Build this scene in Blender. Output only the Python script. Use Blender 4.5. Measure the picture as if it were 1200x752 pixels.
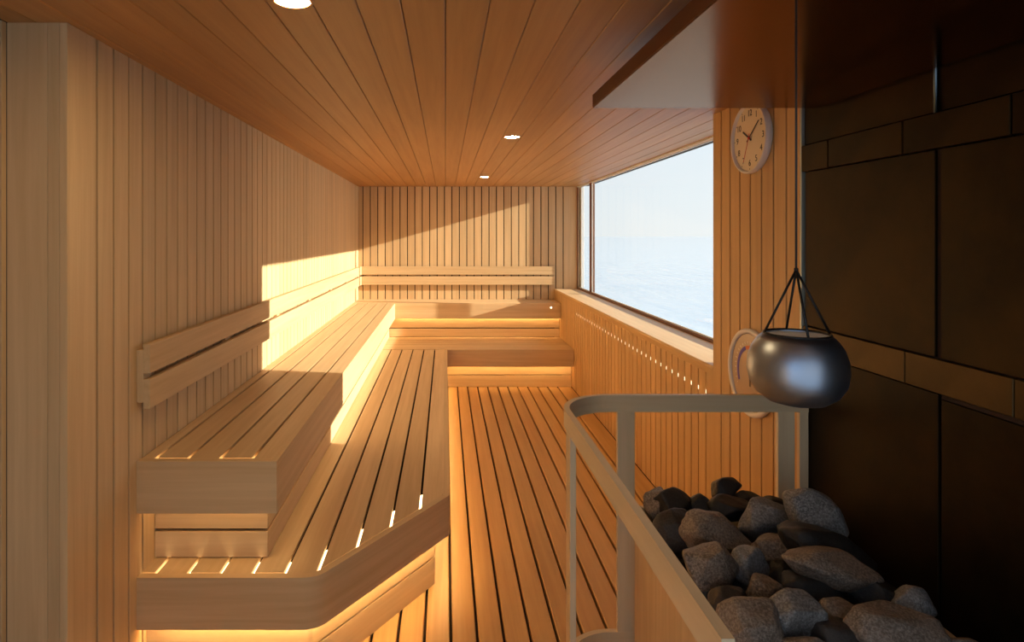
import bpy, bmesh, math, random
from mathutils import Vector, Matrix, noise

# ------------------------------------------------------------------ clearing
for o in list(bpy.data.objects):
    bpy.data.objects.remove(o, do_unlink=True)
scene = bpy.context.scene
COL = scene.collection
R = math.radians

# ------------------------------------------------------------------ camera
E = 1.745                      # eye height above the floor
cam_data = bpy.data.cameras.new('camera')
cam = bpy.data.objects.new('camera', cam_data)
COL.objects.link(cam)
cam.location = (0, 0, E)
cam.rotation_euler = (R(90), 0, 0)
cam_data.sensor_fit = 'HORIZONTAL'
cam_data.sensor_width = 36
cam_data.lens = 21.0           # 700 px of 1200
cam_data.shift_x = 78 / 1200
cam_data.shift_y = -100 / 1200
cam_data.clip_start = 0.02
cam_data.clip_end = 20000
scene.camera = cam

# ------------------------------------------------------------------ sky, sun, exposure
SUN_DIR = Vector((-1.0, 0.17, -0.28)).normalized()      # the way the light travels
world = bpy.data.worlds.new('sky')
scene.world = world
world.use_nodes = True
wn, wl = world.node_tree.nodes, world.node_tree.links
wn.clear()
w_out = wn.new('ShaderNodeOutputWorld')
w_bg = wn.new('ShaderNodeBackground')
w_bg.inputs['Strength'].default_value = 1.0
w_tc = wn.new('ShaderNodeTexCoord')
w_sep = wn.new('ShaderNodeSeparateXYZ')
wl.new(w_tc.outputs['Generated'], w_sep.inputs[0])


def ramp(nodes, stops, interp='LINEAR'):
    r = nodes.new('ShaderNodeValToRGB')
    r.color_ramp.interpolation = interp
    els = r.color_ramp.elements
    while len(els) < len(stops):
        els.new(0.5)
    for e, (p, c) in zip(els, stops):
        e.position = p
        e.color = (*c, 1) if len(c) == 3 else c
    return r


# hazy white sky on the sun's side, bluer sky away from it, brightened as fill from behind the camera
w_sunny = ramp(wn, [(0.0, (0.77, 0.80, 0.815)), (0.06, (0.75, 0.80, 0.835)), (0.35, (0.62, 0.73, 0.86)), (1.0, (0.42, 0.60, 0.90))])
w_blue = ramp(wn, [(0.0, (0.82, 1.06, 1.30)), (0.15, (0.72, 1.02, 1.38)), (0.40, (0.60, 0.90, 1.30)), (1.0, (0.42, 0.60, 0.90))])
wl.new(w_sep.outputs['Z'], w_sunny.inputs[0])
wl.new(w_sep.outputs['Z'], w_blue.inputs[0])
w_dot = wn.new('ShaderNodeVectorMath')
w_dot.operation = 'DOT_PRODUCT'
wl.new(w_tc.outputs['Generated'], w_dot.inputs[0])
w_dot.inputs[1].default_value = (-SUN_DIR)[:]
w_map = wn.new('ShaderNodeMapRange')
w_map.interpolation_type = 'SMOOTHSTEP'
w_map.inputs['From Min'].default_value = -0.45
w_map.inputs['From Max'].default_value = 0.15
wl.new(w_dot.outputs['Value'], w_map.inputs['Value'])
w_mix = wn.new('ShaderNodeMix')
w_mix.data_type = 'RGBA'
wl.new(w_map.outputs[0], w_mix.inputs[0])
wl.new(w_blue.outputs[0], w_mix.inputs[6])
wl.new(w_sunny.outputs[0], w_mix.inputs[7])
wl.new(w_mix.outputs[2], w_bg.inputs['Color'])
wl.new(w_bg.outputs[0], w_out.inputs[0])

sun_data = bpy.data.lights.new('sun', 'SUN')
sun_data.energy = 9.2
sun_data.color = (1.0, 0.87, 0.67)
sun_data.angle = R(0.5)
sun = bpy.data.objects.new('sun', sun_data)
COL.objects.link(sun)
sun.rotation_euler = SUN_DIR.to_track_quat('-Z', 'Y').to_euler()
sun.location = (8, -1, 6)


def portal(name, loc, rot, sx, sy):
    d = bpy.data.lights.new(name, 'AREA')
    d.shape = 'RECTANGLE'
    d.size, d.size_y = sx, sy
    d.cycles.is_portal = True
    o = bpy.data.objects.new(name, d)
    COL.objects.link(o)
    o.location = loc
    o.rotation_euler = rot


portal('sea_window_portal', (1.83, 5.6, E - 0.03), (R(90), 0, R(90)), 4.9, 1.4)
portal('rear_window_portal', (0.0, -0.57, 1.22), (R(90), 0, 0), 2.7, 2.36)

scene.view_settings.view_transform = 'Standard'
scene.view_settings.look = 'None'
scene.view_settings.gamma = 1.0
scene.view_settings.use_curve_mapping = False
scene.view_settings.exposure = 0.3

LED_COL = (1.0, 0.68, 0.29)
LED_POWER = 42.0
LAMP_COL = (1.0, 0.69, 0.33)
LAMP_POWER = 185.0

# ------------------------------------------------------------------ materials
MATS = {}


def new_mat(name):
    m = bpy.data.materials.new(name)
    m.use_nodes = True
    n, l = m.node_tree.nodes, m.node_tree.links
    n.clear()
    out = n.new('ShaderNodeOutputMaterial')
    return m, n, l, out


def wood(name, dark, light, axis, rough=0.5, grain=34.0, bump=0.06):
    key = (name, axis)
    if key in MATS:
        return MATS[key]
    m, n, l, out = new_mat('%s_along_%s' % (name, axis))
    b = n.new('ShaderNodeBsdfPrincipled')
    l.new(b.outputs[0], out.inputs[0])
    tc = n.new('ShaderNodeTexCoord')
    inf = n.new('ShaderNodeObjectInfo')
    mul = n.new('ShaderNodeVectorMath')
    mul.operation = 'MULTIPLY_ADD'
    cmb = n.new('ShaderNodeCombineXYZ')
    for i in range(3):
        l.new(inf.outputs['Random'], cmb.inputs[i])
    l.new(cmb.outputs[0], mul.inputs[0])
    mul.inputs[1].default_value = (17.3, 29.1, 41.7)
    l.new(tc.outputs['Object' if axis in 'XYZ' else 'UV'], mul.inputs[2])
    mp = n.new('ShaderNodeMapping')
    s = [grain, grain, grain]
    ai = 'XYZ'.index(axis) if axis in 'XYZ' else 0
    s[ai] = 1.3
    mp.inputs['Scale'].default_value = s
    l.new(mul.outputs[0], mp.inputs['Vector'])
    nz = n.new('ShaderNodeTexNoise')
    nz.inputs['Scale'].default_value = 1.0
    nz.inputs['Detail'].default_value = 5
    nz.inputs['Roughness'].default_value = 0.6
    nz.inputs['Distortion'].default_value = 0.35
    l.new(mp.outputs[0], nz.inputs['Vector'])
    # slow cathedral figure
    mp2 = n.new('ShaderNodeMapping')
    s2 = [7.0, 7.0, 7.0]
    s2[ai] = 0.5
    mp2.inputs['Scale'].default_value = s2
    l.new(mul.outputs[0], mp2.inputs['Vector'])
    nz2 = n.new('ShaderNodeTexNoise')
    nz2.inputs['Scale'].default_value = 1.0
    nz2.inputs['Detail'].default_value = 2
    l.new(mp2.outputs[0], nz2.inputs['Vector'])
    av = n.new('ShaderNodeMix')
    av.inputs[0].default_value = 0.4
    l.new(nz.outputs['Fac'], av.inputs[2])
    l.new(nz2.outputs['Fac'], av.inputs[3])
    rp = ramp(n, [(0.30, dark), (0.68, light)])
    l.new(av.outputs[0], rp.inputs[0])
    hsv = n.new('ShaderNodeHueSaturation')
    mr = n.new('ShaderNodeMapRange')
    mr.inputs['To Min'].default_value = 0.93
    mr.inputs['To Max'].default_value = 1.06
    l.new(inf.outputs['Random'], mr.inputs['Value'])
    l.new(mr.outputs[0], hsv.inputs['Value'])
    l.new(rp.outputs[0], hsv.inputs['Color'])
    l.new(hsv.outputs[0], b.inputs['Base Color'])
    b.inputs['Roughness'].default_value = rough
    b.inputs['Specular IOR Level'].default_value = 0.3
    bp = n.new('ShaderNodeBump')
    bp.inputs['Strength'].default_value = bump
    bp.inputs['Distance'].default_value = 0.004
    l.new(nz.outputs['Fac'], bp.inputs['Height'])
    l.new(bp.outputs[0], b.inputs['Normal'])
    MATS[key] = m
    return m


def plain(name, col, rough=0.5, metal=0.0, spec=0.5, noise=None):
    if name in MATS:
        return MATS[name]
    m, n, l, out = new_mat(name)
    b = n.new('ShaderNodeBsdfPrincipled')
    l.new(b.outputs[0], out.inputs[0])
    b.inputs['Base Color'].default_value = (*col, 1)
    b.inputs['Roughness'].default_value = rough
    b.inputs['Metallic'].default_value = metal
    b.inputs['Specular IOR Level'].default_value = spec
    if noise:
        scale, col2, r2 = noise
        tc = n.new('ShaderNodeTexCoord')
        nz = n.new('ShaderNodeTexNoise')
        nz.inputs['Scale'].default_value = scale
        nz.inputs['Detail'].default_value = 6
        nz.inputs['Roughness'].default_value = 0.65
        l.new(tc.outputs['Object'], nz.inputs['Vector'])
        rp = ramp(n, [(0.32, col), (0.68, col2)])
        l.new(nz.outputs['Fac'], rp.inputs[0])
        l.new(rp.outputs[0], b.inputs['Base Color'])
        mr = n.new('ShaderNodeMapRange')
        mr.inputs['To Min'].default_value = rough
        mr.inputs['To Max'].default_value = r2
        l.new(nz.outputs['Fac'], mr.inputs['Value'])
        l.new(mr.outputs[0], b.inputs['Roughness'])
    MATS[name] = m
    return m


def emit(name, col, power):
    if name in MATS:
        return MATS[name]
    m, n, l, out = new_mat(name)
    e = n.new('ShaderNodeEmission')
    e.inputs[0].default_value = (*col, 1)
    e.inputs[1].default_value = power
    l.new(e.outputs[0], out.inputs[0])
    MATS[name] = m
    return m


def glass_mat():
    m, n, l, out = new_mat('window_glass')
    t = n.new('ShaderNodeBsdfTransparent')
    t.inputs[0].default_value = (0.97, 0.985, 0.98, 1)
    g = n.new('ShaderNodeBsdfGlossy')
    g.inputs['Roughness'].default_value = 0.02
    lw = n.new('ShaderNodeLayerWeight')
    lw.inputs['Blend'].default_value = 0.5
    pw = n.new('ShaderNodeMath'); pw.operation = 'POWER'; pw.inputs[1].default_value = 5.0
    l.new(lw.outputs['Facing'], pw.inputs[0])
    fr = n.new('ShaderNodeMath'); fr.operation = 'MULTIPLY_ADD'; fr.inputs[1].default_value = 0.22; fr.inputs[2].default_value = 0.012
    l.new(pw.outputs[0], fr.inputs[0])
    mx = n.new('ShaderNodeMixShader')
    l.new(fr.outputs[0], mx.inputs[0])
    l.new(t.outputs[0], mx.inputs[1])
    l.new(g.outputs[0], mx.inputs[2])
    l.new(mx.outputs[0], out.inputs[0])
    return m


PALE_D, PALE_L = (0.58, 0.385, 0.20), (0.745, 0.535, 0.305)
CEDAR_D, CEDAR_L = (0.43, 0.205, 0.066), (0.56, 0.295, 0.105)


def pale(ax): return wood('pale_wood', PALE_D, PALE_L, ax)
def bounce_lit(ax): return wood('bounce_lit_wood', (0.54, 0.32, 0.135), (0.68, 0.43, 0.195), ax)  # pale wood with the right wall's warm bounce light put into its colour
def cedar(ax): return wood('cedar_wood', CEDAR_D, CEDAR_L, ax, 0.45)
def deck(ax): return wood('deck_wood', (0.52, 0.285, 0.10), (0.67, 0.405, 0.16), ax, 0.4)
def rail_wood(ax): return wood('rail_wood', (0.60, 0.46, 0.28), (0.76, 0.61, 0.40), ax, 0.42, 26)


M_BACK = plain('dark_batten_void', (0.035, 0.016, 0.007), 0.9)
M_CORE = plain('wall_core', (0.16, 0.08, 0.035), 0.8)
M_BRONZE = plain('patinated_bronze', (0.005, 0.003, 0.0012), 0.40, 0.85, 0.3, (2.2, (0.036, 0.022, 0.008), 0.60))
M_BRONZE_L = plain('rubbed_bronze', (0.035, 0.022, 0.009), 0.40, 0.85, 0.3, (3.5, (0.08, 0.052, 0.022), 0.55))
M_HOOD = plain('hood_metal', (0.25, 0.165, 0.12), 0.19, 1.0)
_h = [x for x in M_HOOD.node_tree.nodes if x.type == 'BSDF_PRINCIPLED'][0]
_h.inputs['Specular Tint'].default_value = (0.72, 0.58, 0.50, 1)
M_HOODEDGE = plain('hood_edge', (0.10, 0.030, 0.010), 0.5, 0.0, 0.3)
M_STEEL = plain('brushed_steel', (0.55, 0.58, 0.60), 0.33, 1.0)
M_BUCKET = plain('satin_bucket_steel', (0.34, 0.38, 0.47), 0.37, 1.0)
M_BLACK = plain('black_steel', (0.02, 0.02, 0.022), 0.45, 0.6)
M_WHITE = plain('white_plastic', (0.78, 0.72, 0.68), 0.4)
M_FACE = plain('cream_dial', (0.82, 0.70, 0.52), 0.55)
M_INK = plain('black_ink', (0.012, 0.010, 0.010), 0.5)
M_RED = plain('red_ink', (0.55, 0.03, 0.02), 0.5)
M_ORANGE = plain('orange_ink', (0.75, 0.16, 0.03), 0.5)
M_PURPLE = plain('purple_ink', (0.10, 0.05, 0.42), 0.5)
M_FRAME = plain('window_frame_brown', (0.16, 0.060, 0.024), 0.45)
M_BEAD = plain('window_bead_white', (0.75, 0.76, 0.76), 0.35)
M_RINGW = plain('lamp_ring_bronze', (0.45, 0.22, 0.09), 0.4, 0.3)
M_WATER = plain('bucket_water', (0.80, 0.84, 0.90), 0.35, 0.0, 0.6)
M_LED = emit('warm_led', LED_COL, LED_POWER)
M_LED_SOFT = emit('soft_warm_led', LED_COL, 7.0)
M_LED_BACK = emit('mid_warm_led', LED_COL, 22.0)
M_LAMP = emit('warm_lamp', LAMP_COL, LAMP_POWER)
M_LAMP_NEAR = emit('warm_lamp_near', LAMP_COL, LAMP_POWER * 1.1)
M_GLASS = glass_mat()

# ------------------------------------------------------------------ helpers
ORG = {}                        # world position of each object's origin
MESHES = {}


def place(o, world_loc, parent=None):
    world_loc = Vector(world_loc)
    if parent is not None:
        o.parent = parent
        o.location = world_loc - ORG[parent.name]
    else:
        o.location = world_loc
    ORG[o.name] = world_loc
    return o


def thing(name, label, cat, loc, group=None):
    o = bpy.data.objects.new(name, None)
    o.empty_display_size = 0.05
    COL.objects.link(o)
    place(o, loc)
    tag(o, label, cat, group)
    return o


def tag(o, label=None, cat=None, group=None, kind=None):
    if label: o['label'] = label
    if cat: o['category'] = cat
    if group: o['group'] = group
    if kind: o['kind'] = kind
    return o


def link(name, me, mat, loc, parent=None, smooth=False):
    if mat is not None and not me.materials:
        me.materials.append(mat)
    if smooth:
        for p in me.polygons:
            p.use_smooth = True
    o = bpy.data.objects.new(name, me)
    COL.objects.link(o)
    return place(o, loc, parent)


def bm_mesh(bm, name):
    bmesh.ops.recalc_face_normals(bm, faces=bm.faces[:])
    me = bpy.data.meshes.new(name)
    bm.to_mesh(me)
    bm.free()
    return me


def box(name, x0, x1, y0, y1, z0, z1, mat, parent=None, bev=0.002):
    """one board or panel; z is height above the floor"""
    d = (round(abs(x1 - x0), 5), round(abs(y1 - y0), 5), round(abs(z1 - z0), 5))
    key = (d, bev, mat.name, name)
    me = MESHES.get(key)
    if me is None:
        bm = bmesh.new()
        bmesh.ops.create_cube(bm, size=1.0)
        bmesh.ops.scale(bm, vec=d, verts=bm.verts[:])
        if bev:
            bmesh.ops.bevel(bm, geom=bm.edges[:], offset=min(bev, min(d) * 0.3), segments=1, affect='EDGES', profile=0.5)
        me = bm_mesh(bm, name)
        MESHES[key] = me
    return link(name, me, mat, ((x0 + x1) / 2, (y0 + y1) / 2, (z0 + z1) / 2), parent)


def multi_box(name, boxes, mat, parent=None):
    x, y, z = boxes[0][0], boxes[0][2], boxes[0][4]
    bm = bmesh.new()
    for (x0, x1, y0, y1, z0, z1) in boxes:
        r = bmesh.ops.create_cube(bm, size=1.0)
        bmesh.ops.scale(bm, vec=(x1 - x0, y1 - y0, z1 - z0), verts=r['verts'])
        bmesh.ops.translate(bm, vec=((x0 + x1) / 2 - x, (y0 + y1) / 2 - y, (z0 + z1) / 2 - z), verts=r['verts'])
    return link(name, bm_mesh(bm, name), mat, (x, y, z), parent)


def prism(name, pts, lo, hi, mat, parent=None, plane='XY', bev=0.0):
    """polygon extruded from lo to hi along the third axis"""
    cx = sum(p[0] for p in pts) / len(pts)
    cy = sum(p[1] for p in pts) / len(pts)
    h = (hi - lo) / 2

    def v(p, q):
        a, b = p[0] - cx, p[1] - cy
        return {'XY': (a, b, q), 'YZ': (q, a, b), 'XZ': (a, q, b)}[plane]
    bm = bmesh.new()
    lo_v = [bm.verts.new(v(p, -h)) for p in pts]
    hi_v = [bm.verts.new(v(p, h)) for p in pts]
    bm.faces.new(lo_v)
    bm.faces.new(hi_v)
    n = len(pts)
    for i in range(n):
        j = (i + 1) % n
        bm.faces.new((lo_v[i], lo_v[j], hi_v[j], hi_v[i]))
    bmesh.ops.recalc_face_normals(bm, faces=bm.faces[:])
    if bev:
        bmesh.ops.bevel(bm, geom=bm.edges[:], offset=bev, segments=1, affect='EDGES', profile=0.5)
    m = (lo + hi) / 2
    loc = {'XY': (cx, cy, m), 'YZ': (m, cx, cy), 'XZ': (cx, m, cy)}[plane]
    return link(name, bm_mesh(bm, name), mat, loc, parent)


def round_path(pts, radii, seg=8):
    out = []
    for i, p in enumerate(pts):
        p = Vector(p)
        if i in (0, len(pts) - 1) or radii[i] <= 0:
            out.append(p)
            continue
        a = (Vector(pts[i - 1]) - p).normalized()
        b = (Vector(pts[i + 1]) - p).normalized()
        ang = a.angle(b)
        r = radii[i]
        t = r / math.tan(ang / 2)
        c = p + (a + b).normalized() * (r / math.sin(ang / 2))
        s, e = p + a * t - c, p + b * t - c
        tot = s.angle(e)
        sgn = 1 if s.x * e.y - s.y * e.x > 0 else -1
        for k in range(seg + 1):
            f = sgn * tot * k / seg
            out.append(c + Vector((s.x * math.cos(f) - s.y * math.sin(f), s.x * math.sin(f) + s.y * math.cos(f))))
    return out


def offset_path(path, d):
    """shift a polyline to its left by d"""
    n = len(path)
    out = []
    for i in range(n):
        t1 = (path[i] - path[i - 1]).normalized() if i else None
        t2 = (path[i + 1] - path[i]).normalized() if i < n - 1 else None
        t1 = t1 or t2
        t2 = t2 or t1
        n1, n2 = Vector((-t1.y, t1.x)), Vector((-t2.y, t2.x))
        m = (n1 + n2).normalized()
        out.append(path[i] + m * (d / max(0.3, m.dot(n1))))
    return out


def band(name, path, d0, d1, z0, z1, mat, parent=None, smooth=True):
    """upright board bent along a path, between two offsets of it"""
    a, b = offset_path(path, d0), offset_path(path, d1)
    o = path[len(path) // 2]
    zc = (z0 + z1) / 2
    bm = bmesh.new()
    rows = []
    for p, q in zip(a, b):
        rows.append([bm.verts.new((p.x - o.x, p.y - o.y, z0 - zc)), bm.verts.new((p.x - o.x, p.y - o.y, z1 - zc)),
                     bm.verts.new((q.x - o.x, q.y - o.y, z1 - zc)), bm.verts.new((q.x - o.x, q.y - o.y, z0 - zc))])
    uv = bm.loops.layers.uv.new('along')
    run = [0.0]
    for p, q in zip(path, path[1:]):
        run.append(run[-1] + (q - p).length)
    cross = [0.0, z1 - z0, z1 - z0 + abs(d1 - d0), 2 * (z1 - z0) + abs(d1 - d0), 2 * (z1 - z0) + 2 * abs(d1 - d0)]
    for i, (r, s) in enumerate(zip(rows, rows[1:])):
        for k in range(4):
            f = bm.faces.new((r[k], r[(k + 1) % 4], s[(k + 1) % 4], s[k]))
            for lp, c in zip(f.loops, ((run[i], cross[k]), (run[i], cross[k + 1]), (run[i + 1], cross[k + 1]), (run[i + 1], cross[k]))):
                lp[uv].uv = c
    bm.faces.new(rows[0])
    bm.faces.new(rows[-1][::-1])
    ob = link(name, bm_mesh(bm, name), mat, (o.x, o.y, zc), parent)
    return ob


def lathe(name, prof, mat, loc, parent=None, seg=48, axis='Z', smooth=True):
    """prof: (radius, height) pairs turned about an axis"""
    bm = bmesh.new()
    rings = []
    for r, h in prof:
        if r < 1e-6:
            ring = [bm.verts.new((0, 0, h))]
        else:
            ring = [bm.verts.new((r * math.cos(2 * math.pi * k / seg), r * math.sin(2 * math.pi * k / seg), h)) for k in range(seg)]
        rings.append(ring)
    for a, b in zip(rings, rings[1:]):
        for k in range(seg):
            j = (k + 1) % seg
            if len(a) == 1 and len(b) == 1:
                continue
            if len(a) == 1:
                bm.faces.new((a[0], b[j], b[k]))
            elif len(b) == 1:
                bm.faces.new((a[k], a[j], b[0]))
            else:
                bm.faces.new((a[k], a[j], b[j], b[k]))
    if axis == '-X':       # local z -> world -X, local x -> world -Y, local y -> world Z
        bmesh.ops.transform(bm, matrix=WALL, verts=bm.verts[:])
    return link(name, bm_mesh(bm, name), mat, loc, parent, smooth)


WALL = Matrix(((0, 0, -1, 0), (-1, 0, 0, 0), (0, 1, 0, 0), (0, 0, 0, 1)))


def tube(name, pts, r, mat, parent=None, seg=8):
    bm = bmesh.new()
    o = Vector(pts[0])
    rings = []
    for i, p in enumerate(pts):
        p = Vector(p)
        t = (Vector(pts[min(i + 1, len(pts) - 1)]) - Vector(pts[max(i - 1, 0)])).normalized()
        u = t.cross(Vector((0.31, 0.9, 0.2))).normalized()
        w = t.cross(u)
        rings.append([bm.verts.new(p - o + u * r * math.cos(2 * math.pi * k / seg) + w * r * math.sin(2 * math.pi * k / seg)) for k in range(seg)])
    for a, b in zip(rings, rings[1:]):
        for k in range(seg):
            bm.faces.new((a[k], a[(k + 1) % seg], b[(k + 1) % seg], b[k]))
    bm.faces.new(rings[0][::-1])
    bm.faces.new(rings[-1])
    return link(name, bm_mesh(bm, name), mat, o, parent, True)


# ------------------------------------------------------------------ dimensions (heights above the floor)
XL, XR, XG = -1.166, 1.457, 1.78            # left wall, right wall, glass
YB, YF = 8.0, -0.42                         # back wall, wall behind the camera
ZC = E + 0.657                              # ceiling
XREC = -1.3525                              # recess left of the camera
Y_BEG = 1.842                               # where the left wall starts
SILL = E - 0.71
LOW, UP = E - 1.2914, E - 0.852             # bench tops
FAS = 0.197                                 # depth of the bench fronts
Y_NEAR = 2.255                              # near end of the benches
Y_DARK = 2.434                              # where the bronze cladding starts

# ------------------------------------------------------------------ sea
bm = bmesh.new()
bmesh.ops.create_grid(bm, x_segments=2, y_segments=2, size=6000)
m, n, l, out = new_mat('hazy_sea')
b = n.new('ShaderNodeBsdfPrincipled')
l.new(b.outputs[0], out.inputs[0])
b.inputs['Base Color'].default_value = (0.50, 0.57, 0.62, 1)
b.inputs['Roughness'].default_value = 0.12
tc = n.new('ShaderNodeTexCoord')
mp = n.new('ShaderNodeMapping')
mp.inputs['Scale'].default_value = (0.18, 0.045, 1)
l.new(tc.outputs['Object'], mp.inputs['Vector'])
nz = n.new('ShaderNodeTexNoise')
nz.inputs['Scale'].default_value = 1.0
nz.inputs['Detail'].default_value = 7
nz.inputs['Roughness'].default_value = 0.55
l.new(mp.outputs[0], nz.inputs['Vector'])
bp = n.new('ShaderNodeBump')
bp.inputs['Strength'].default_value = 0.35
bp.inputs['Distance'].default_value = 1.2
l.new(nz.outputs['Fac'], bp.inputs['Height'])
l.new(bp.outputs[0], b.inputs['Normal'])
sea = link('sea', bm_mesh(bm, 'sea'), m, (0, 0, -9.0))
tag(sea, 'calm pale blue sea fading into haze outside the window', 'sea', kind='stuff')

# ------------------------------------------------------------------ floor
floor = multi_box('floor', [(-1.5, 1.95, YF, 8.15, -0.16, -0.034)], M_BACK)
tag(floor, kind='structure')
P = 0.1155
k0 = -12
g = 0.0125
for k in range(k0, 14):
    x0, x1 = 0.0242 + P * k + g / 2, 0.0242 + P * (k + 1) - g / 2
    x0, x1 = max(x0, XREC), min(x1, XR - 0.004)
    if k > 11 or x1 - x0 < 0.02:
        continue
    if k == 11:
        x1 = XR - 0.004
    box('board', x0, x1, YF, 6.90, -0.034, 0.0, deck('Y'), floor, 0.004)

# ------------------------------------------------------------------ ceiling
ceiling = multi_box('ceiling', [(-1.5, 1.95, YF, 8.15, ZC + 0.018, ZC + 0.14)], M_BACK)
tag(ceiling, kind='structure')
P = 0.1262
for k in range(-11, 15):
    x0, x1 = P * k + 0.0011, P * (k + 1) - 0.0011
    x0, x1 = max(x0, XREC), min(x1, XG + 0.03)
    if x1 - x0 < 0.02:
        continue
    box('board', x0, x1, YF, YB, ZC, ZC + 0.018, cedar('Y'), ceiling, 0.0026)

# ------------------------------------------------------------------ left wall
wall_left = multi_box('wall_left', [(-1.45, XL - 0.024, Y_BEG + 0.02, 8.15, -0.03, ZC + 0.018)], M_BACK)
tag(wall_left, kind='structure')
ys = [Y_BEG] + [2.0 + 0.1003 * k for k in range(60)] + [YB]
for a, b_ in zip(ys, ys[1:]):
    if b_ - a < 0.02:
        continue
    ga = 0.0 if a == Y_BEG else 0.0055
    box('plank', XL - 0.024, XL, a + ga, b_ - 0.0055, 0.0, ZC, pale('Z'), wall_left, 0.0012)
# the squared end of that wall beside the camera
box('end_plank', -1.2265, XL - 0.0245, Y_BEG, Y_BEG + 0.019, 0, ZC, pale('Z'), wall_left, 0.001)
box('end_plank', XREC, -1.2275, Y_BEG, Y_BEG + 0.019, 0, ZC, pale('Z'), wall_left, 0.001)

wall_recess = multi_box('wall_recess', [(-1.50, XREC - 0.016, YF, 1.80, -0.03, ZC + 0.018)], M_BACK)
tag(wall_recess, kind='structure')
box('plank', XREC - 0.016, XREC - 0.001, 1.822, Y_BEG, 0, ZC, pale('Z'), wall_recess, 0.001)
box('head_board', XREC - 0.03, XREC - 0.012, 1.4, 1.822, ZC - 0.12, ZC, cedar('Y'), wall_recess, 0.001)
for k in range(23):
    y1 = 1.82 - 0.1003 * k
    box('plank', XREC - 0.016, XREC - 0.004, max(YF, y1 - 0.096), y1, 0, ZC - 0.0 if k > 4 else ZC - 0.125, pale('Z'), wall_recess, 0.001)

# ------------------------------------------------------------------ back wall
wall_back = multi_box('wall_back', [(-1.45, XG + 0.02, YB + 0.018, 8.15, -0.03, ZC + 0.018)], M_BACK)
tag(wall_back, kind='structure')
xs = [XL] + [-1.106 + 0.0994 * k for k in range(28)] + [XG + 0.02]
for a, b_ in zip(xs, xs[1:]):
    box('plank', a + (0.0 if a == XL else 0.0062), b_ - 0.0062, YB, YB + 0.018, UP - 0.25, ZC, pale('Z'), wall_back, 0.001)

# ------------------------------------------------------------------ right wall with the sea window
wall_right = multi_box('wall_right', [
    (XR + 0.016, XG + 0.02, 3.25, 8.15, -0.03, SILL - 0.02),
    (XR + 0.016, XG + 0.02, Y_DARK - 0.01, 3.235, -0.03, ZC + 0.018)], M_BACK)
tag(wall_right, kind='structure')
GT = E - 0.763
for k in range(47):
    a = 3.342 + 0.1 * k
    b_ = min(a + 0.1, YB)
    if b_ - a > 0.02:
        box('plank', XR, XR + 0.016, a + 0.0058, b_ - 0.0058, 0, GT, bounce_lit('Z'), wall_right, 0.001)
box('cap_board', XR, XR + 0.016, 3.338, YB, GT, SILL - 0.02, bounce_lit('Y'), wall_right, 0.0)
prism('plank', [(3.162, 0.0), (3.338, 0.0), (3.338, SILL - 0.02), (3.25, SILL - 0.02), (3.25, ZC), (3.162, ZC)], XR, XR + 0.016, bounce_lit('Z'), wall_right, 'YZ')
ys = [3.158 - 0.1008 * k for k in range(8)]
for a, b_ in zip(ys, ys[1:]):
    box('plank', XR, XR + 0.016, b_ + 0.0055, a - 0.0055, 0, ZC, bounce_lit('Z'), wall_right, 0.001)
# small emissive blocks in the joints between the planks
M_JOINT = emit('joint_emit', (1.0, 0.80, 0.50), 2.0)
for k in range(34):
    a = 3.342 + 0.1 * k
    box('joint_block', XR + 0.0015, XR + 0.014, a - 0.0055, a + 0.0055, E - 0.883, E - 0.862, M_JOINT, wall_right, 0.0)

sill = box('trim_sill', XR - 0.002, XG + 0.02, 3.25, YB, SILL - 0.02, SILL, pale('Y'), None, 0.003)
tag(sill, kind='structure')
jamb = box('trim_jamb', XR + 0.016, XG + 0.02, 3.235, 3.25, SILL, ZC, pale('Z'), None, 0.0)
tag(jamb, kind='structure')
steel = box('trim_steel', XR - 0.006, XR + 0.012, Y_DARK + 0.001, Y_DARK + 0.013, 0, ZC, plain('pale_steel', (0.42, 0.46, 0.44), 0.45, 0.6), None, 0.001)
tag(steel, kind='structure')

win = box('window_1', XG - 0.022, XG + 0.03, 3.25, YB, SILL, SILL + 0.022, M_FRAME, None, 0.002)
tag(win, kind='structure')
HEAD = ZC - 0.016
box('frame_head', XG - 0.022, XG + 0.03, 3.25, YB, HEAD, ZC, M_BEAD, win, 0.002)
box('frame_side', XG - 0.022, XG + 0.03, 7.975, YB, SILL + 0.022, HEAD, M_FRAME, win, 0.002)
box('outer_post', XG + 0.012, XG + 0.05, 7.885, 7.975, SILL + 0.022, HEAD, M_BEAD, win, 0.002)
box('frame_side', XG - 0.022, XG + 0.03, 3.25, 3.285, SILL + 0.022, HEAD, M_FRAME, win, 0.002)
box('mullion', XG - 0.024, XG + 0.03, 7.235, 7.285, SILL + 0.022, HEAD, M_FRAME, win, 0.002)
for (a, b_) in ((3.285, 7.235), (7.285, 7.975)):
    p = box('pane', XG + 0.001, XG + 0.007, a, b_, SILL + 0.022, HEAD, M_GLASS, win, 0.0)
    for (u0, u1, v0, v1) in ((a, b_, SILL + 0.022, SILL + 0.032), (a, b_, HEAD - 0.010, HEAD), (a, a + 0.012, SILL + 0.032, HEAD - 0.01), (b_ - 0.012, b_, SILL + 0.032, HEAD - 0.01)):
        box('glazing_bead', XG - 0.008, XG + 0.0, u0, u1, v0, v1, M_BEAD, p, 0.0)

# ------------------------------------------------------------------ bronze cladding beside the stove
wall_bronze = multi_box('wall_stove_side', [(XR + 0.012, XR + 0.12, YF, Y_DARK - 0.012, -0.03, ZC + 0.018)], M_BACK)
tag(wall_bronze, kind='structure')
B1, B2, B3, B4 = E - 0.4665, E - 0.366, E + 0.258, E + 0.363


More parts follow.
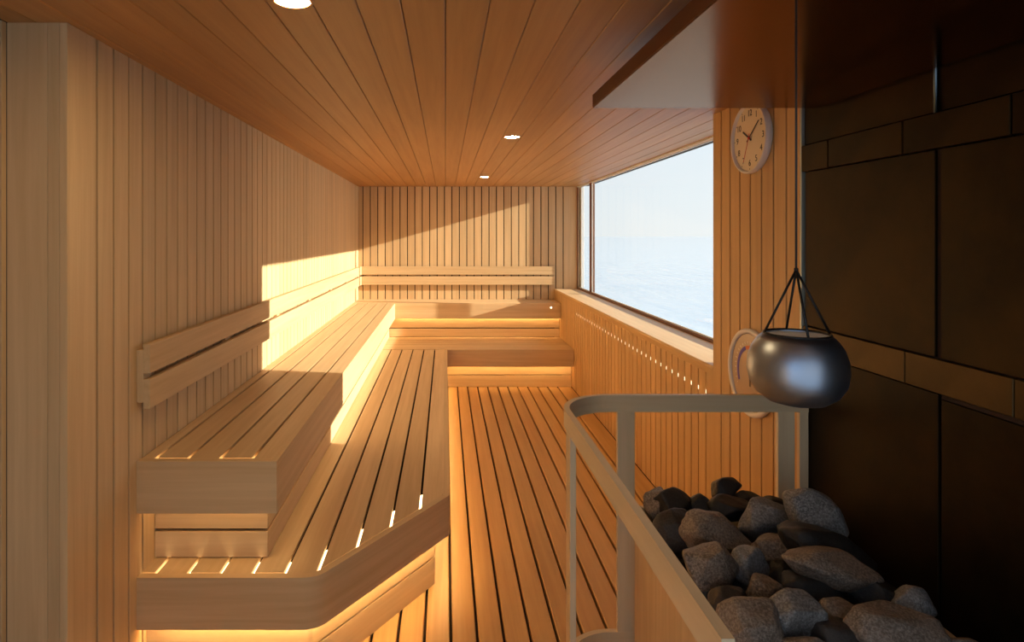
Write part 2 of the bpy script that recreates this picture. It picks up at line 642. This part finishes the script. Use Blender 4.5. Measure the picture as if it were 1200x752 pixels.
def panels(edges, z0, z1, x_front, mat, gap):
    for a, b_ in zip(edges, edges[1:]):
        box('panel', x_front, XR + 0.012, b_ + gap / 2, a - gap / 2, z0, z1, mat, wall_bronze, 0.002)


seams = [Y_DARK - 0.002, 2.261, 1.892, 1.529, 1.160, 0.79, 0.42, 0.05, YF]
panels([Y_DARK - 0.002, 1.774, 1.10, 0.43, YF], B4 + 0.004, ZC, XR + 0.004, M_BRONZE, 0.004)
panels(seams, B3, B4, XR - 0.010, M_BRONZE, 0.005)
panels([Y_DARK - 0.002, 1.770, 1.10, 0.43, YF], B2 + 0.004, B3 - 0.002, XR + 0.002, M_BRONZE, 0.022)
panels(seams, B1, B2, XR - 0.003, M_BRONZE_L, 0.003)
panels([Y_DARK - 0.002, 1.765], 0.0, B1 - 0.002, XR, M_BRONZE, 0.004)
panels([1.765, 1.10, 0.43, YF], 0.0, B1 - 0.016, XR + 0.004, M_BRONZE, 0.008)
tube('joint_highlight_rod', [(XR - 0.001, 1.774, B4 + 0.001), (XR - 0.001, 1.774, ZC)], 0.0055, plain('highlight_blue_steel', (0.13, 0.19, 0.26), 0.35, 1.0), wall_bronze, 12)  # stands for the joint's edge highlight, the reflected window blue in its colour

# ------------------------------------------------------------------ wall behind the camera, with its own window
W0, W1, WZ0, WZ1 = -1.32, 1.40, 0.04, ZC - 0.03
wall_front = multi_box('wall_front', [
    (-1.5, W0, YF - 0.12, YF, -0.03, ZC + 0.018), (W1, 1.95, YF - 0.12, YF, -0.03, ZC + 0.018),
    (W0, W1, YF - 0.12, YF, -0.03, WZ0), (W0, W1, YF - 0.12, YF, WZ1, ZC + 0.018)], pale('X'))
tag(wall_front, kind='structure')
win2 = box('window_2', W0, W1, YF - 0.09, YF - 0.03, WZ0, WZ0 + 0.04, M_FRAME, None, 0.002)
tag(win2, kind='structure')
box('frame_head', W0, W1, YF - 0.09, YF - 0.03, WZ1 - 0.04, WZ1, M_FRAME, win2, 0.002)
for x in (W0, -0.02, W1 - 0.04):
    box('frame_side', x, x + 0.04, YF - 0.09, YF - 0.03, WZ0 + 0.04, WZ1 - 0.04, M_FRAME, win2, 0.002)
for a, b_ in ((W0 + 0.04, -0.02), (0.02, W1 - 0.04)):
    box('pane', a, b_, YF - 0.063, YF - 0.057, WZ0 + 0.04, WZ1 - 0.04, M_GLASS, win2, 0.0)

# ------------------------------------------------------------------ benches
ST = 0.016                                   # slat thickness
GAP = 0.0125
GROOVES = [-0.12 - 0.1236 * k for k in range(9)]     # from the aisle to the wall


def bench_root(label, loc):
    return thing('sauna_bench', label, 'bench', loc, 'slatted sauna benches')


# lower side bench, with its cut corner
t = bench_root('long lower slatted bench with an angled rounded corner beside the aisle floor', (-0.57, 4.5, 0))
outline = round_path([(XL, Y_NEAR), (-0.487, Y_NEAR), (0.02, 2.972), (0.02, 6.774)], [0, 0.11, 0.07, 0], 10)
band('front_board', outline, 0.0, 0.030, LOW - FAS, LOW, pale('U'), t)
inner = offset_path(outline, 0.030)


def near_y(x, path):
    best = None
    for a, b_ in zip(path, path[1:]):
        lo, hi = min(a.x, b_.x), max(a.x, b_.x)
        if lo - 1e-9 <= x <= hi + 1e-9 and hi - lo > 1e-9:
            y = a.y + (b_.y - a.y) * (x - a.x) / (b_.x - a.x)
            best = y if best is None else min(best, y)
    return best


edges = [0.02 - 0.030 - 0.0002] + GROOVES + [XL + 0.004]
for i, (xr, xl) in enumerate(zip(edges, edges[1:])):
    x1 = xr - (GAP / 2 if i else 0.0)
    x0 = xl + (GAP / 2 if i < len(edges) - 2 else 0.0)
    sep = 0.009 if (i % 2 == 1 or i in (2, 3)) else 0.0005
    xs_ = [x0 + (x1 - x0) * q / 6 for q in range(7)]
    pts = [(x, (near_y(max(min(x, inner[-1].x - 1e-4), XL + 1e-4), inner) or 3.0) + sep) for x in xs_]
    prism('slat', pts + [(x1, 6.774), (x0, 6.774)], LOW - ST, LOW - 0.0004, pale('Y'), t, 'XY')
for d, za, zb in ((0.075, 0.0, E - 1.613), (0.075, E - 1.605, LOW - 0.026)):
    band('riser_board', outline, d, d + 0.02, za, zb, pale('U'), t)
band('led_strip', [Vector((XL + 0.05, Y_NEAR))] + list(outline[1:]), 0.034, 0.046, LOW - FAS + 0.016, LOW - FAS + 0.022, M_LED, t)
band('slot_light', [p for p in outline if p.y < 3.0], 0.0305, 0.140, LOW - 0.021, LOW - 0.018, emit('slot_led', (1.0, 0.74, 0.40), 5.0), t)
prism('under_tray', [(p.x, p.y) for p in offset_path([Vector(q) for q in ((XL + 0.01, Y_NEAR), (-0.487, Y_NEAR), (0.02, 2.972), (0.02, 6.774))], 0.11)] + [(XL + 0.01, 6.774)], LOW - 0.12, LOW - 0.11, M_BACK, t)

# lower back bench
t = bench_root('lower slatted bench running across the far end of the aisle', (0.4, 7.2, 0))
box('front_board', 0.0205, XR - 0.003, 6.774, 6.804, LOW - FAS, LOW, pale('X'), t, 0.003)
n_ = 6
for k in range(n_):
    a = 6.8045 + k * (7.985 - 6.8045) / n_ * 0.70 + (0.004 if k else 0)
    b_ = 6.8045 + (k + 1) * (7.985 - 6.8045) / n_ * 0.70 - 0.004
    box('slat', XL + 0.004, XR - 0.003, a if k == 0 else a, b_, LOW - ST, LOW, pale('X'), t, 0.002)
box('riser_board', -0.05, XR - 0.003, 6.90, 6.92, 0.0, E - 1.613, pale('X'), t, 0.002)
box('riser_board', -0.05, XR - 0.003, 6.90, 6.92, E - 1.605, LOW - ST, pale('X'), t, 0.002)
box('led_strip', 0.03, XR - 0.01, 6.808, 6.820, LOW - FAS + 0.020, LOW - FAS + 0.026, M_LED_BACK, t, 0.0)

# upper side bench
t = bench_root('long upper slatted bench along the planked wall, under the wall backrest', (-0.9, 4.9, 0))
outline = [Vector(p) for p in ((XL, Y_NEAR), (-0.637, Y_NEAR), (-0.637, 7.5445))]
band('front_board', outline, 0.0, 0.030, UP - FAS, UP, pale('U'), t)
edges = [-0.637 - 0.0302] + GROOVES[5:] + [XL + 0.004]
for i, (xr, xl) in enumerate(zip(edges, edges[1:])):
    x1 = xr - (GAP / 2 if i else 0.0)
    x0 = xl + (GAP / 2 if i < len(edges) - 2 else 0.0)
    sep = 0.009 if i % 2 == 1 else 0.0005
    box('slat', x0, x1, Y_NEAR + 0.030 + sep, 7.5445, UP - ST, UP - 0.0004, pale('Y'), t, 0.0)
ris = [Vector(p) for p in ((XL + 0.002, 2.394), (-0.713, 2.394), (-0.713, 7.60))]
for za, zb in ((LOW + 0.004, E - 1.186), (E - 1.173, UP - ST)):
    band('riser_board', ris, 0.0, 0.02, za, zb, pale('U'), t)
band('led_strip', [Vector((XL + 0.05, Y_NEAR))] + list(outline[1:]), 0.034, 0.046, UP - FAS + 0.030, UP - FAS + 0.036, M_LED_SOFT, t)
box('slot_light', XL + 0.03, -0.68, Y_NEAR + 0.0305, Y_NEAR + 0.075, UP - 0.021, UP - 0.018, MATS['slot_led'], t, 0.0)
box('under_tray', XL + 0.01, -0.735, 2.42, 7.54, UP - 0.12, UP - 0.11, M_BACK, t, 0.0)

# upper back bench
t = bench_root('upper slatted bench against the far planked wall', (0.2, 7.8, 0))
box('front_board', -0.6365, XR - 0.003, 7.545, 7.575, UP - FAS, UP, pale('X'), t, 0.003)
for (a, b_) in ((7.5755, 7.668), (7.676, 7.776), (7.784, 7.884), (7.892, 7.996)):
    box('slat', XL + 0.004, XR - 0.003, a, b_, UP - ST, UP, pale('X'), t, 0.002)
box('riser_board', -0.712, XR - 0.003, 7.62, 7.64, LOW + 0.004, E - 1.186, pale('X'), t, 0.002)
box('riser_board', -0.712, XR - 0.003, 7.62, 7.64, E - 1.173, UP - ST, pale('X'), t, 0.002)
box('led_strip', -0.63, XR - 0.01, 7.579, 7.591, UP - FAS + 0.030, UP - FAS + 0.036, M_LED_BACK, t, 0.0)
lathe('step_light', [(0.0, -0.003), (0.012, -0.003), (0.012, 0.001), (0.0, 0.001)], emit('step_led', (1.0, 0.85, 0.6), 3.0), (1.335, 7.5445, E - 0.908), t, 20).rotation_euler = (R(90), 0, 0)

# ------------------------------------------------------------------ backrests
t = thing('backrest', 'two-board wooden backrest along the long planked side wall', 'backrest', (-1.14, 5, E - 0.655), 'wooden wall backrests')
for za, zb in ((E - 0.520, E - 0.410), (E - 0.654, E - 0.543)):
    box('board', -1.141, -1.115, Y_NEAR, 7.944, za, zb, pale('Y'), t, 0.0015)
for y in [Y_NEAR] + [3.1 + 0.95 * k for k in range(6)]:
    box('spacer', XL, -1.1412, y + (0.0002 if y == Y_NEAR else 0), y + 0.06, E - 0.631, E - 0.4317, pale('Z'), t, 0.0015)
t = thing('backrest', 'two-board wooden backrest across the far planked end wall', 'backrest', (0.2, 7.97, E - 0.655), 'wooden wall backrests')
for za, zb in ((E - 0.520, E - 0.410), (E - 0.654, E - 0.543)):
    box('board', -1.166, 1.452, 7.949, 7.975, za, zb, pale('X'), t, 0.0015)
for x in (-1.05, -0.45, 0.2, 0.8, 1.38):
    box('spacer', x, x + 0.06, 7.9752, YB, E - 0.631, E - 0.4317, pale('Z'), t, 0.0015)

# ------------------------------------------------------------------ ceiling downlights
for (x, y, lab) in ((-0.427, 1.667, 'round recessed downlight nearest the camera, cut by the top of the picture'),
                    (0.442, 3.965, 'larger of the two round downlights in the middle of the ceiling'),
                    (0.438, 6.665, 'smallest and farthest round downlight close to the end wall'),
                    ):
    t = thing('downlight', lab, 'ceiling light', (x, y, ZC), 'recessed ceiling downlights')
    lathe('trim_ring', [(0.049, 0.004), (0.049, -0.004), (0.057, -0.003), (0.0585, 0.001), (0.0585, 0.004)], M_RINGW, (x, y, ZC - 0.001), t, 40)
    lathe('lens', [(0.0, -0.0015), (0.049, -0.0015), (0.049, 0.003), (0.0, 0.003)], M_LAMP_NEAR if y < 2 else M_LAMP, (x, y, ZC - 0.001), t, 40, 'Z', False)

# ------------------------------------------------------------------ hood over the stove
HZ0, HZ1, HX0, HY1 = E + 0.4945, E + 0.5463, 0.5706, 2.318
t = thing('stove_hood', 'dark bronze metal hood slab hanging over the stove below the ceiling', 'hood', (1.0, 1.3, HZ0))
box('underside_panel', HX0 + 0.002, XR - 0.012, 0.25, HY1 - 0.002, HZ0, HZ0 + 0.004, M_HOOD, t, 0.0)
box('body', HX0, XR - 0.012, 0.248, HY1, HZ0 + 0.004, HZ1, M_HOODEDGE, t, 0.001)
for y in (0.6, 1.9):
    box('hanger', 1.05, 1.13, y, y + 0.08, HZ1, ZC, M_BLACK, t, 0.0)

# ------------------------------------------------------------------ guard rail around the stove
RT = E - 0.639
path = round_path([(0.4375, 0.947), (0.4375, 2.412), (XR - 0.003, 2.412)], [0, 0.225, 0], 16)
t = thing('guard_rail', 'wooden guard rail with a rounded corner fencing off the stove', 'railing', (0.7, 1.9, 0))
band('top_rail', path, -0.0215, 0.0, RT - 0.067, RT, rail_wood('U'), t)
band('bottom_rail', path, -0.0215, 0.0, 0.092, 0.159, rail_wood('U'), t)


def post(x0, x1, y0, y1):
    box('post', x0, x1, y0, y1, 0.0, 0.092, rail_wood('Z'), t, 0.001)
    box('post', x0, x1, y0, y1, 0.159, RT - 0.067, rail_wood('Z'), t, 0.001)


post(0.4375, 0.459, 2.097, 2.167)
post(0.4375, 0.459, 0.948, 1.018)
post(0.689, 0.758, 2.3905, 2.412)
post(1.332, 1.399, 2.3905, 2.412)
post(1.418, 1.453, 2.3905, 2.412)

# ------------------------------------------------------------------ stove box
SX0, SX1, SY0, SY1, ST_Z = 0.745, 1.353, 0.80, 2.352, E - 1.0625
t = thing('sauna_stove', 'long wood-clad stove box heaped with stones behind the guard rail', 'stove', (1.05, 1.6, 0))
box('side_panel', SX0, SX0 + 0.02, SY0, SY1, 0.0, ST_Z, pale('Z'), t, 0.001)
box('side_panel', SX1 - 0.02, SX1, SY0, SY1, 0.0, ST_Z, pale('Z'), t, 0.001)
box('end_panel', SX0 + 0.0205, SX1 - 0.0205, SY1 - 0.02, SY1, 0.0, ST_Z, pale('Z'), t, 0.001)
box('end_panel', SX0 + 0.0205, SX1 - 0.0205, SY0, SY0 + 0.02, 0.0, ST_Z, pale('Z'), t, 0.001)
TRAY = ST_Z - 0.075
box('stone_tray', SX0 + 0.021, SX1 - 0.021, SY0 + 0.021, SY1 - 0.021, TRAY - 0.02, TRAY, M_BLACK, t, 0.0)


# ------------------------------------------------------------------ stones
def stone_mat(name, c1, c2, c3, rough):
    m, n, l, out = new_mat(name)
    b = n.new('ShaderNodeBsdfPrincipled')
    l.new(b.outputs[0], out.inputs[0])
    tc = n.new('ShaderNodeTexCoord')
    inf = n.new('ShaderNodeObjectInfo')
    ad = n.new('ShaderNodeVectorMath')
    cmb = n.new('ShaderNodeCombineXYZ')
    mm = n.new('ShaderNodeMath'); mm.operation = 'MULTIPLY'; mm.inputs[1].default_value = 30
    l.new(inf.outputs['Random'], mm.inputs[0])
    for i in range(3):
        l.new(mm.outputs[0], cmb.inputs[i])
    l.new(tc.outputs['Object'], ad.inputs[0])
    l.new(cmb.outputs[0], ad.inputs[1])
    nz = n.new('ShaderNodeTexNoise')
    nz.inputs['Scale'].default_value = 9
    nz.inputs['Detail'].default_value = 4
    l.new(ad.outputs[0], nz.inputs['Vector'])
    n2 = n.new('ShaderNodeTexNoise')
    n2.inputs['Scale'].default_value = 160
    n2.inputs['Detail'].default_value = 5
    n2.inputs['Roughness'].default_value = 0.75
    l.new(ad.outputs[0], n2.inputs['Vector'])
    rp = ramp(n, [(0.35, c1), (0.62, c2)])
    l.new(nz.outputs['Fac'], rp.inputs[0])
    rs = ramp(n, [(0.42, (0, 0, 0)), (0.68, (1, 1, 1))])
    l.new(n2.outputs['Fac'], rs.inputs[0])
    mx = n.new('ShaderNodeMix'); mx.data_type = 'RGBA'
    l.new(rs.outputs[0], mx.inputs[0])
    l.new(rp.outputs[0], mx.inputs[6])
    mx.inputs[7].default_value = (*c3, 1)
    l.new(mx.outputs[2], b.inputs['Base Color'])
    b.inputs['Roughness'].default_value = rough
    bp = n.new('ShaderNodeBump')
    bp.inputs['Strength'].default_value = 0.5
    bp.inputs['Distance'].default_value = 0.006
    l.new(n2.outputs['Fac'], bp.inputs['Height'])
    l.new(bp.outputs[0], b.inputs['Normal'])
    return m


M_ST = {
    'g': stone_mat('grey_stone', (0.07, 0.064, 0.062), (0.16, 0.142, 0.132), (0.40, 0.38, 0.37), 0.40),
    'b': stone_mat('brown_stone', (0.08, 0.055, 0.039), (0.175, 0.12, 0.085), (0.40, 0.315, 0.25), 0.42),
    'k': stone_mat('black_stone', (0.008, 0.007, 0.007), (0.018, 0.015, 0.014), (0.032, 0.028, 0.026), 0.42),
    'd': stone_mat('dark_stone', (0.022, 0.016, 0.014), (0.040, 0.030, 0.025), (0.06, 0.048, 0.042), 0.5),
}


def stone_mesh(seed, sx, sy, sz, pts=15):
    rnd = random.Random(seed)
    bm = bmesh.new()
    dirs = []
    while len(dirs) < pts:
        v = Vector((rnd.gauss(0, 1), rnd.gauss(0, 1), rnd.gauss(0, 1))).normalized()
        if all(v.dot(d) < 0.86 for d in dirs) or rnd.random() < 0.04:
            dirs.append(v)
    for v in dirs:
        bm.verts.new(v * rnd.uniform(0.86, 1.0))
    r = bmesh.ops.convex_hull(bm, input=bm.verts[:])
    loose = [v for v in bm.verts if not v.link_faces]
    bmesh.ops.delete(bm, geom=loose, context='VERTS')
    bmesh.ops.dissolve_limit(bm, angle_limit=R(16), verts=bm.verts[:], edges=bm.edges[:])
    bmesh.ops.bevel(bm, geom=bm.edges[:], offset=0.085, segments=2, affect='EDGES', profile=0.5, clamp_overlap=True)
    bmesh.ops.triangulate(bm, faces=bm.faces[:])
    for _ in range(3):
        long_e = [e for e in bm.edges if e.calc_length() > 0.16]
        if long_e:
            bmesh.ops.subdivide_edges(bm, edges=long_e, cuts=1)
            bmesh.ops.triangulate(bm, faces=bm.faces[:])
    off = Vector((rnd.uniform(-50, 50), rnd.uniform(-50, 50), rnd.uniform(-50, 50)))
    for _ in range(1):
        bmesh.ops.smooth_vert(bm, verts=bm.verts[:], factor=0.3, use_axis_x=True, use_axis_y=True, use_axis_z=True)
    for v in bm.verts:
        d = v.co.copy()
        v.co = d * (1 + 0.055 * noise.noise(d * 2.4 + off) + 0.028 * noise.noise(d * 6.0 + off))
    # normalise to the wanted size
    for ax, s in enumerate((sx, sy, sz)):
        lo = min(v.co[ax] for v in bm.verts)
        hi = max(v.co[ax] for v in bm.verts)
        for v in bm.verts:
            v.co[ax] = (v.co[ax] - (lo + hi) / 2) / (hi - lo) * s
    return bm_mesh(bm, 'stone')


# x, depth y, height of centre, width, depth, height, tilt(deg), kind, seed, label
PXS = [
    # px cx, cy, w, h, kind, dz (lift of the centre over the base layer), tilt, label
    (772, 595, 30, 42, 'b', 0.00, 15, 'small tan-edged stone at the far left end of the heap'),
    (789, 593, 42, 46, 'k', 0.02, 25, 'tall black stone leaning on the tan stone at the far left'),
    (793, 624, 52, 56, 'd', 0.02, 20, 'big smooth dark brown stone against the left rim, far end of the heap'),
    (823, 593, 46, 32, 'k', 0.02, 0, 'glossy black stone with a small glint in the far row'),
    (851, 573, 36, 30, 'k', 0.07, 20, 'black pointed stone at the very top of the far end of the heap'),
    (857, 598, 54, 34, 'k', 0.03, -10, 'black stone below the topmost pointed stone'),
    (876, 588, 36, 26, 'k', 0.03, -10, 'low black stone right of the topmost pointed stone'),
    (905, 594, 34, 22, 'k', 0.00, -5, 'flat black stone half hidden behind the grey stone by the far post'),
    (899, 614, 62, 54, 'g', 0.04, -20, 'pale grey faceted stone in front of the far rail post'),
    (951, 606, 74, 64, 'g', 0.11, -30, 'largest blue-grey stone at the far right beside the bronze wall'),
    (840, 629, 80, 54, 'b', 0.05, -20, 'broad grey-brown stone with a pale lower face, upper left of the heap'),
    (832, 665, 62, 58, 'b', 0.06, 0, 'rounded brown speckled stone close to the left rim'),
    (880, 663, 48, 46, 'g', 0.05, -35, 'grey wedge-shaped stone in the middle of the heap'),
    (864, 676, 40, 50, 'k', 0.00, 0, 'black stone in the gap behind the rounded speckled stone'),
    (913, 648, 62, 44, 'b', 0.03, -20, 'brown stone ending in a blunt top, centre of the heap'),
    (972, 664, 108, 44, 'b', 0.10, -18, 'longest brown stone lying across the middle of the heap'),
    (968, 641, 104, 44, 'k', 0.088, -22, 'long blue-black stone below the largest blue-grey stone'),
    (955, 697, 80, 48, 'k', 0.035, -22, 'shiny black stone with copper glints under the longest brown stone'),
    (1028, 703, 92, 48, 'k', 0.025, -25, 'large blue-black stone at the right, below the longest brown stone'),
    (1070, 711, 50, 50, 'g', 0.04, -30, 'grey-brown stone on the right rim of the heap'),
    (855, 709, 48, 48, 'd', 0.03, 0, 'smooth dark egg-shaped stone touching the left rim'),
    (896, 696, 38, 40, 'b', 0.05, -10, 'small brown angular stone in the front middle of the heap'),
    (881, 735, 74, 62, 'b', 0.07, 0, 'big pale-fronted brown stone at the front left of the heap'),
    (932, 722, 62, 60, 'g', 0.08, -15, 'grey faceted stone with bright edges at the front centre'),
    (981, 722, 50, 38, 'b', 0.05, -5, 'small reddish pyramid-shaped stone at the front'),
    (1050, 742, 108, 52, 'b', 0.07, -8, 'wide brown speckled stone at the front right'),
    (987, 750, 76, 44, 'd', 0.04, -20, 'dark brown stone cut by the bottom edge of the picture'),
    (945, 764, 50, 40, 'b', 0.05, 0, 'brown stone showing only its tip at the bottom edge'),
    (1128, 765, 60, 40, 'b', 0.02, -15, 'brown stone showing as a sliver at the lower right end of the heap'),
    (827, 700, 32, 44, 'k', -0.02, 10, 'narrow black stone wedged beside the left rim'),
    (916, 678, 36, 40, 'k', 0.00, -10, 'dark stone sunk in the gap right of the grey wedge'),
]
for i, (cx, cy, w, h, kind, dz, tilt, lab) in enumerate(PXS):
    zc = -(1.0625 - 0.010 - dz)                 # height of the stone's centre against the eye
    Y = 700 * -zc / (cy - 276)
    X = (cx - 522) * Y / 700
    W = w * Y / 700
    H = h * Y / 700
    sx, sy, sz = W * 1.06, W * 0.4 + H * 0.4, H * 0.98
    me = stone_mesh(100 + i, sx, sy, sz, 34 if kind == 'd' else 15)
    o = link('stove_stone', me, M_ST[kind], (X, Y, E + zc), None, True)
    o.rotation_euler = (0, R(-tilt), 0)
    tag(o, lab, 'stone', 'stones heaped on the stove')

# ------------------------------------------------------------------ hanging bucket
BX, BY = 0.706, 1.20
AP = (0.7045, BY, E - 0.0686)
t = thing('water_bucket', 'round satin steel bowl hanging on a cord from the hood', 'bucket', (BX, BY, E - 0.345))
zr = E - 0.196
prof = [(0.0, -0.148), (0.030, -0.1475), (0.058, -0.140), (0.080, -0.124), (0.0935, -0.102), (0.0985, -0.076), (0.0965, -0.052), (0.089, -0.030), (0.078, -0.013), (0.0645, 0.0),
        (0.0625, -0.001), (0.075, -0.015), (0.086, -0.032), (0.0935, -0.054), (0.0955, -0.076), (0.0905, -0.100), (0.078, -0.120), (0.056, -0.136), (0.0, -0.143)]
prof = [(r_ * 0.925, h_ * 0.965) for r_, h_ in prof]
bowl = lathe('bowl', prof, M_BUCKET, (BX, BY, zr), t, 64)
lathe('rim', [(0.0572, -0.002), (0.0575, 0.0012), (0.0608, 0.0012), (0.0615, -0.0028), (0.0572, -0.002)], M_BLACK, (BX, BY, zr), t, 64)
lathe('water', [(0.0, -0.004), (0.0602, -0.004)], M_WATER, (BX, BY, zr), t, 48, 'Z', False)
for a in (168, 78, 258, 348):
    q = (BX + 0.060 * math.cos(R(a)), BY + 0.060 * math.sin(R(a)), zr)
    tube('strap', [AP, q], 0.0024, M_BLACK, t, 8)
tube('cord', [AP, (AP[0], AP[1], HZ0)], 0.0022, plain('dark_cord', (0.03, 0.035, 0.04), 0.5), t, 8)
lathe('knot', [(0.0, -0.006), (0.004, -0.003), (0.004, 0.003), (0.0, 0.006)], M_BLACK, AP, t, 12)


# ------------------------------------------------------------------ wall clock and thermometer
def wall_pt(c, u, v, d):
    """u to the viewer's right, v up, d out of the wall"""
    return (c[0] - d, c[1] - u, c[2] + v)


def flat(name, pts, thick, c, d, mat, parent):
    """flat shape given in dial coordinates, d = distance out of the wall"""
    cu = sum(p[0] for p in pts) / len(pts)
    cv = sum(p[1] for p in pts) / len(pts)
    bm = bmesh.new()
    top = [bm.verts.new((p[0] - cu, p[1] - cv, thick)) for p in pts]
    bot = [bm.verts.new((p[0] - cu, p[1] - cv, 0)) for p in pts]
    bm.faces.new(top); bm.faces.new(bot[::-1])
    k = len(pts)
    for i in range(k):
        j = (i + 1) % k
        bm.faces.new((top[i], bot[i], bot[j], top[j]))
    bmesh.ops.transform(bm, matrix=WALL, verts=bm.verts[:])
    return link(name, bm_mesh(bm, name), mat, wall_pt(c, cu, cv, d), parent)


def hand(name, ang, length, tail, w, c, d, mat, parent):
    """ang in degrees clockwise from twelve"""
    s, q = math.sin(R(ang)), math.cos(R(ang))
    def P_(along, side): return (along * s + side * q, along * q - side * s)
    return flat(name, [P_(-tail, -w / 2), P_(length, -w / 2), P_(length, w / 2), P_(-tail, w / 2)], 0.0015, c, d, mat, parent)


def numeral(txt, size, u, v, c, d, mat, parent):
    cu = bpy.data.curves.new('numeral', 'FONT')
    cu.body = txt
    cu.size = size
    cu.align_x, cu.align_y = 'CENTER', 'CENTER'
    cu.extrude = 0.0004
    tmp = bpy.data.objects.new('numeral_tmp', cu)
    COL.objects.link(tmp)
    dg = bpy.context.evaluated_depsgraph_get()
    me = bpy.data.meshes.new_from_object(tmp.evaluated_get(dg))
    bpy.data.objects.remove(tmp, do_unlink=True)
    me.transform(WALL)
    me.materials.clear()
    return link('numeral', me, mat, wall_pt(c, u, v, d), parent)


C = (XR, 2.822, E + 0.460)
t = thing('wall_clock', 'round white wall clock showing ten past ten, high beside the window', 'clock', C)
RAD = 0.167
lathe('case', [(RAD - 0.004, 0.0), (RAD, 0.004), (RAD, 0.029), (RAD - 0.003, 0.032), (RAD - 0.010, 0.031), (RAD - 0.013, 0.022), (RAD - 0.013, 0.0), (RAD - 0.004, 0.0)], M_WHITE, C, t, 72, '-X')
lathe('face', [(0.0, 0.019), (RAD - 0.0135, 0.019), (RAD - 0.0135, 0.010), (0.0, 0.010)], M_FACE, C, t, 72, '-X', False)
for k in range(1, 13):
    a = R(30 * k)
    numeral(str(k), 0.042, 0.118 * math.sin(a), 0.118 * math.cos(a), C, 0.0195, M_INK, t)
for k in range(60):
    a = 6 * k
    s, q = math.sin(R(a)), math.cos(R(a))
    if k % 5 == 0:
        flat('tick', [(0.141 * s - 0.0012 * q, 0.141 * q + 0.0012 * s), (0.149 * s - 0.0012 * q, 0.149 * q + 0.0012 * s), (0.149 * s + 0.0012 * q, 0.149 * q - 0.0012 * s), (0.141 * s + 0.0012 * q, 0.141 * q - 0.0012 * s)], 0.0005, C, 0.0192, M_INK, t)
hand('hour_hand', 303, 0.070, 0.022, 0.0085, C, 0.0215, M_INK, t)
hand('minute_hand', 52, 0.112, 0.024, 0.0060, C, 0.0235, M_INK, t)
hand('second_hand', 203, 0.118, 0.024, 0.0028, C, 0.0255, M_RED, t)
lathe('pin', [(0.0, 0.029), (0.005, 0.028), (0.005, 0.019)], M_RED, C, t, 16, '-X')

C = (XR, 2.828, E - 0.6486)
t = thing('sauna_thermometer', 'large round white-rimmed thermometer with a purple and red arc below the clock', 'thermometer', C)
RAD = 0.207
lathe('case', [(RAD - 0.004, 0.0), (RAD, 0.003), (RAD, 0.020), (RAD - 0.004, 0.024), (RAD - 0.022, 0.023), (RAD - 0.025, 0.017), (RAD - 0.025, 0.0), (RAD - 0.004, 0.0)], M_WHITE, C, t, 72, '-X')
lathe('face', [(0.0, 0.014), (RAD - 0.0255, 0.014), (RAD - 0.0255, 0.008), (0.0, 0.008)], plain('tan_dial', (0.50, 0.36, 0.25), 0.22), C, t, 72, '-X', False)


def arc(a0, a1, r0, r1, mat):
    ns = 14
    pts = [(r1 * math.sin(R(a0 + (a1 - a0) * k / ns)), r1 * math.cos(R(a0 + (a1 - a0) * k / ns))) for k in range(ns + 1)]
    pin = [(r0 * math.sin(R(a0 + (a1 - a0) * k / ns)), r0 * math.cos(R(a0 + (a1 - a0) * k / ns))) for k in range(ns, -1, -1)]
    # as quads so the bent shape fills cleanly
    bm = bmesh.new()
    for th in (0.0, 0.0008):
        vo = [bm.verts.new((p[0], p[1], th)) for p in pts]
        vi = [bm.verts.new((p[0], p[1], th)) for p in pin[::-1]]
        for k in range(ns):
            bm.faces.new((vo[k], vo[k + 1], vi[k + 1], vi[k]))
    bmesh.ops.transform(bm, matrix=WALL, verts=bm.verts[:])
    return link('scale_arc', bm_mesh(bm, 'scale_arc'), mat, wall_pt(C, 0, 0, 0.0142), t)


arc(-118, -22, 0.108, 0.126, M_PURPLE)
arc(-20, 60, 0.108, 0.126, M_ORANGE)
arc(62, 125, 0.108, 0.126, M_RED)
for k in range(25):
    a = -120 + 10 * k
    s, q = math.sin(R(a)), math.cos(R(a))
    flat('tick', [(0.136 * s - 0.001 * q, 0.136 * q + 0.001 * s), (0.146 * s - 0.001 * q, 0.146 * q + 0.001 * s), (0.146 * s + 0.001 * q, 0.146 * q - 0.001 * s), (0.136 * s + 0.001 * q, 0.136 * q - 0.001 * s)], 0.0005, C, 0.0142, M_WHITE, t)
hand('needle', 0, 0.100, 0.066, 0.009, C, 0.0155, plain('brown_needle', (0.10, 0.05, 0.03), 0.5), t)
lathe('pin', [(0.0, 0.020), (0.006, 0.019), (0.006, 0.014)], M_INK, C, t, 16, '-X')
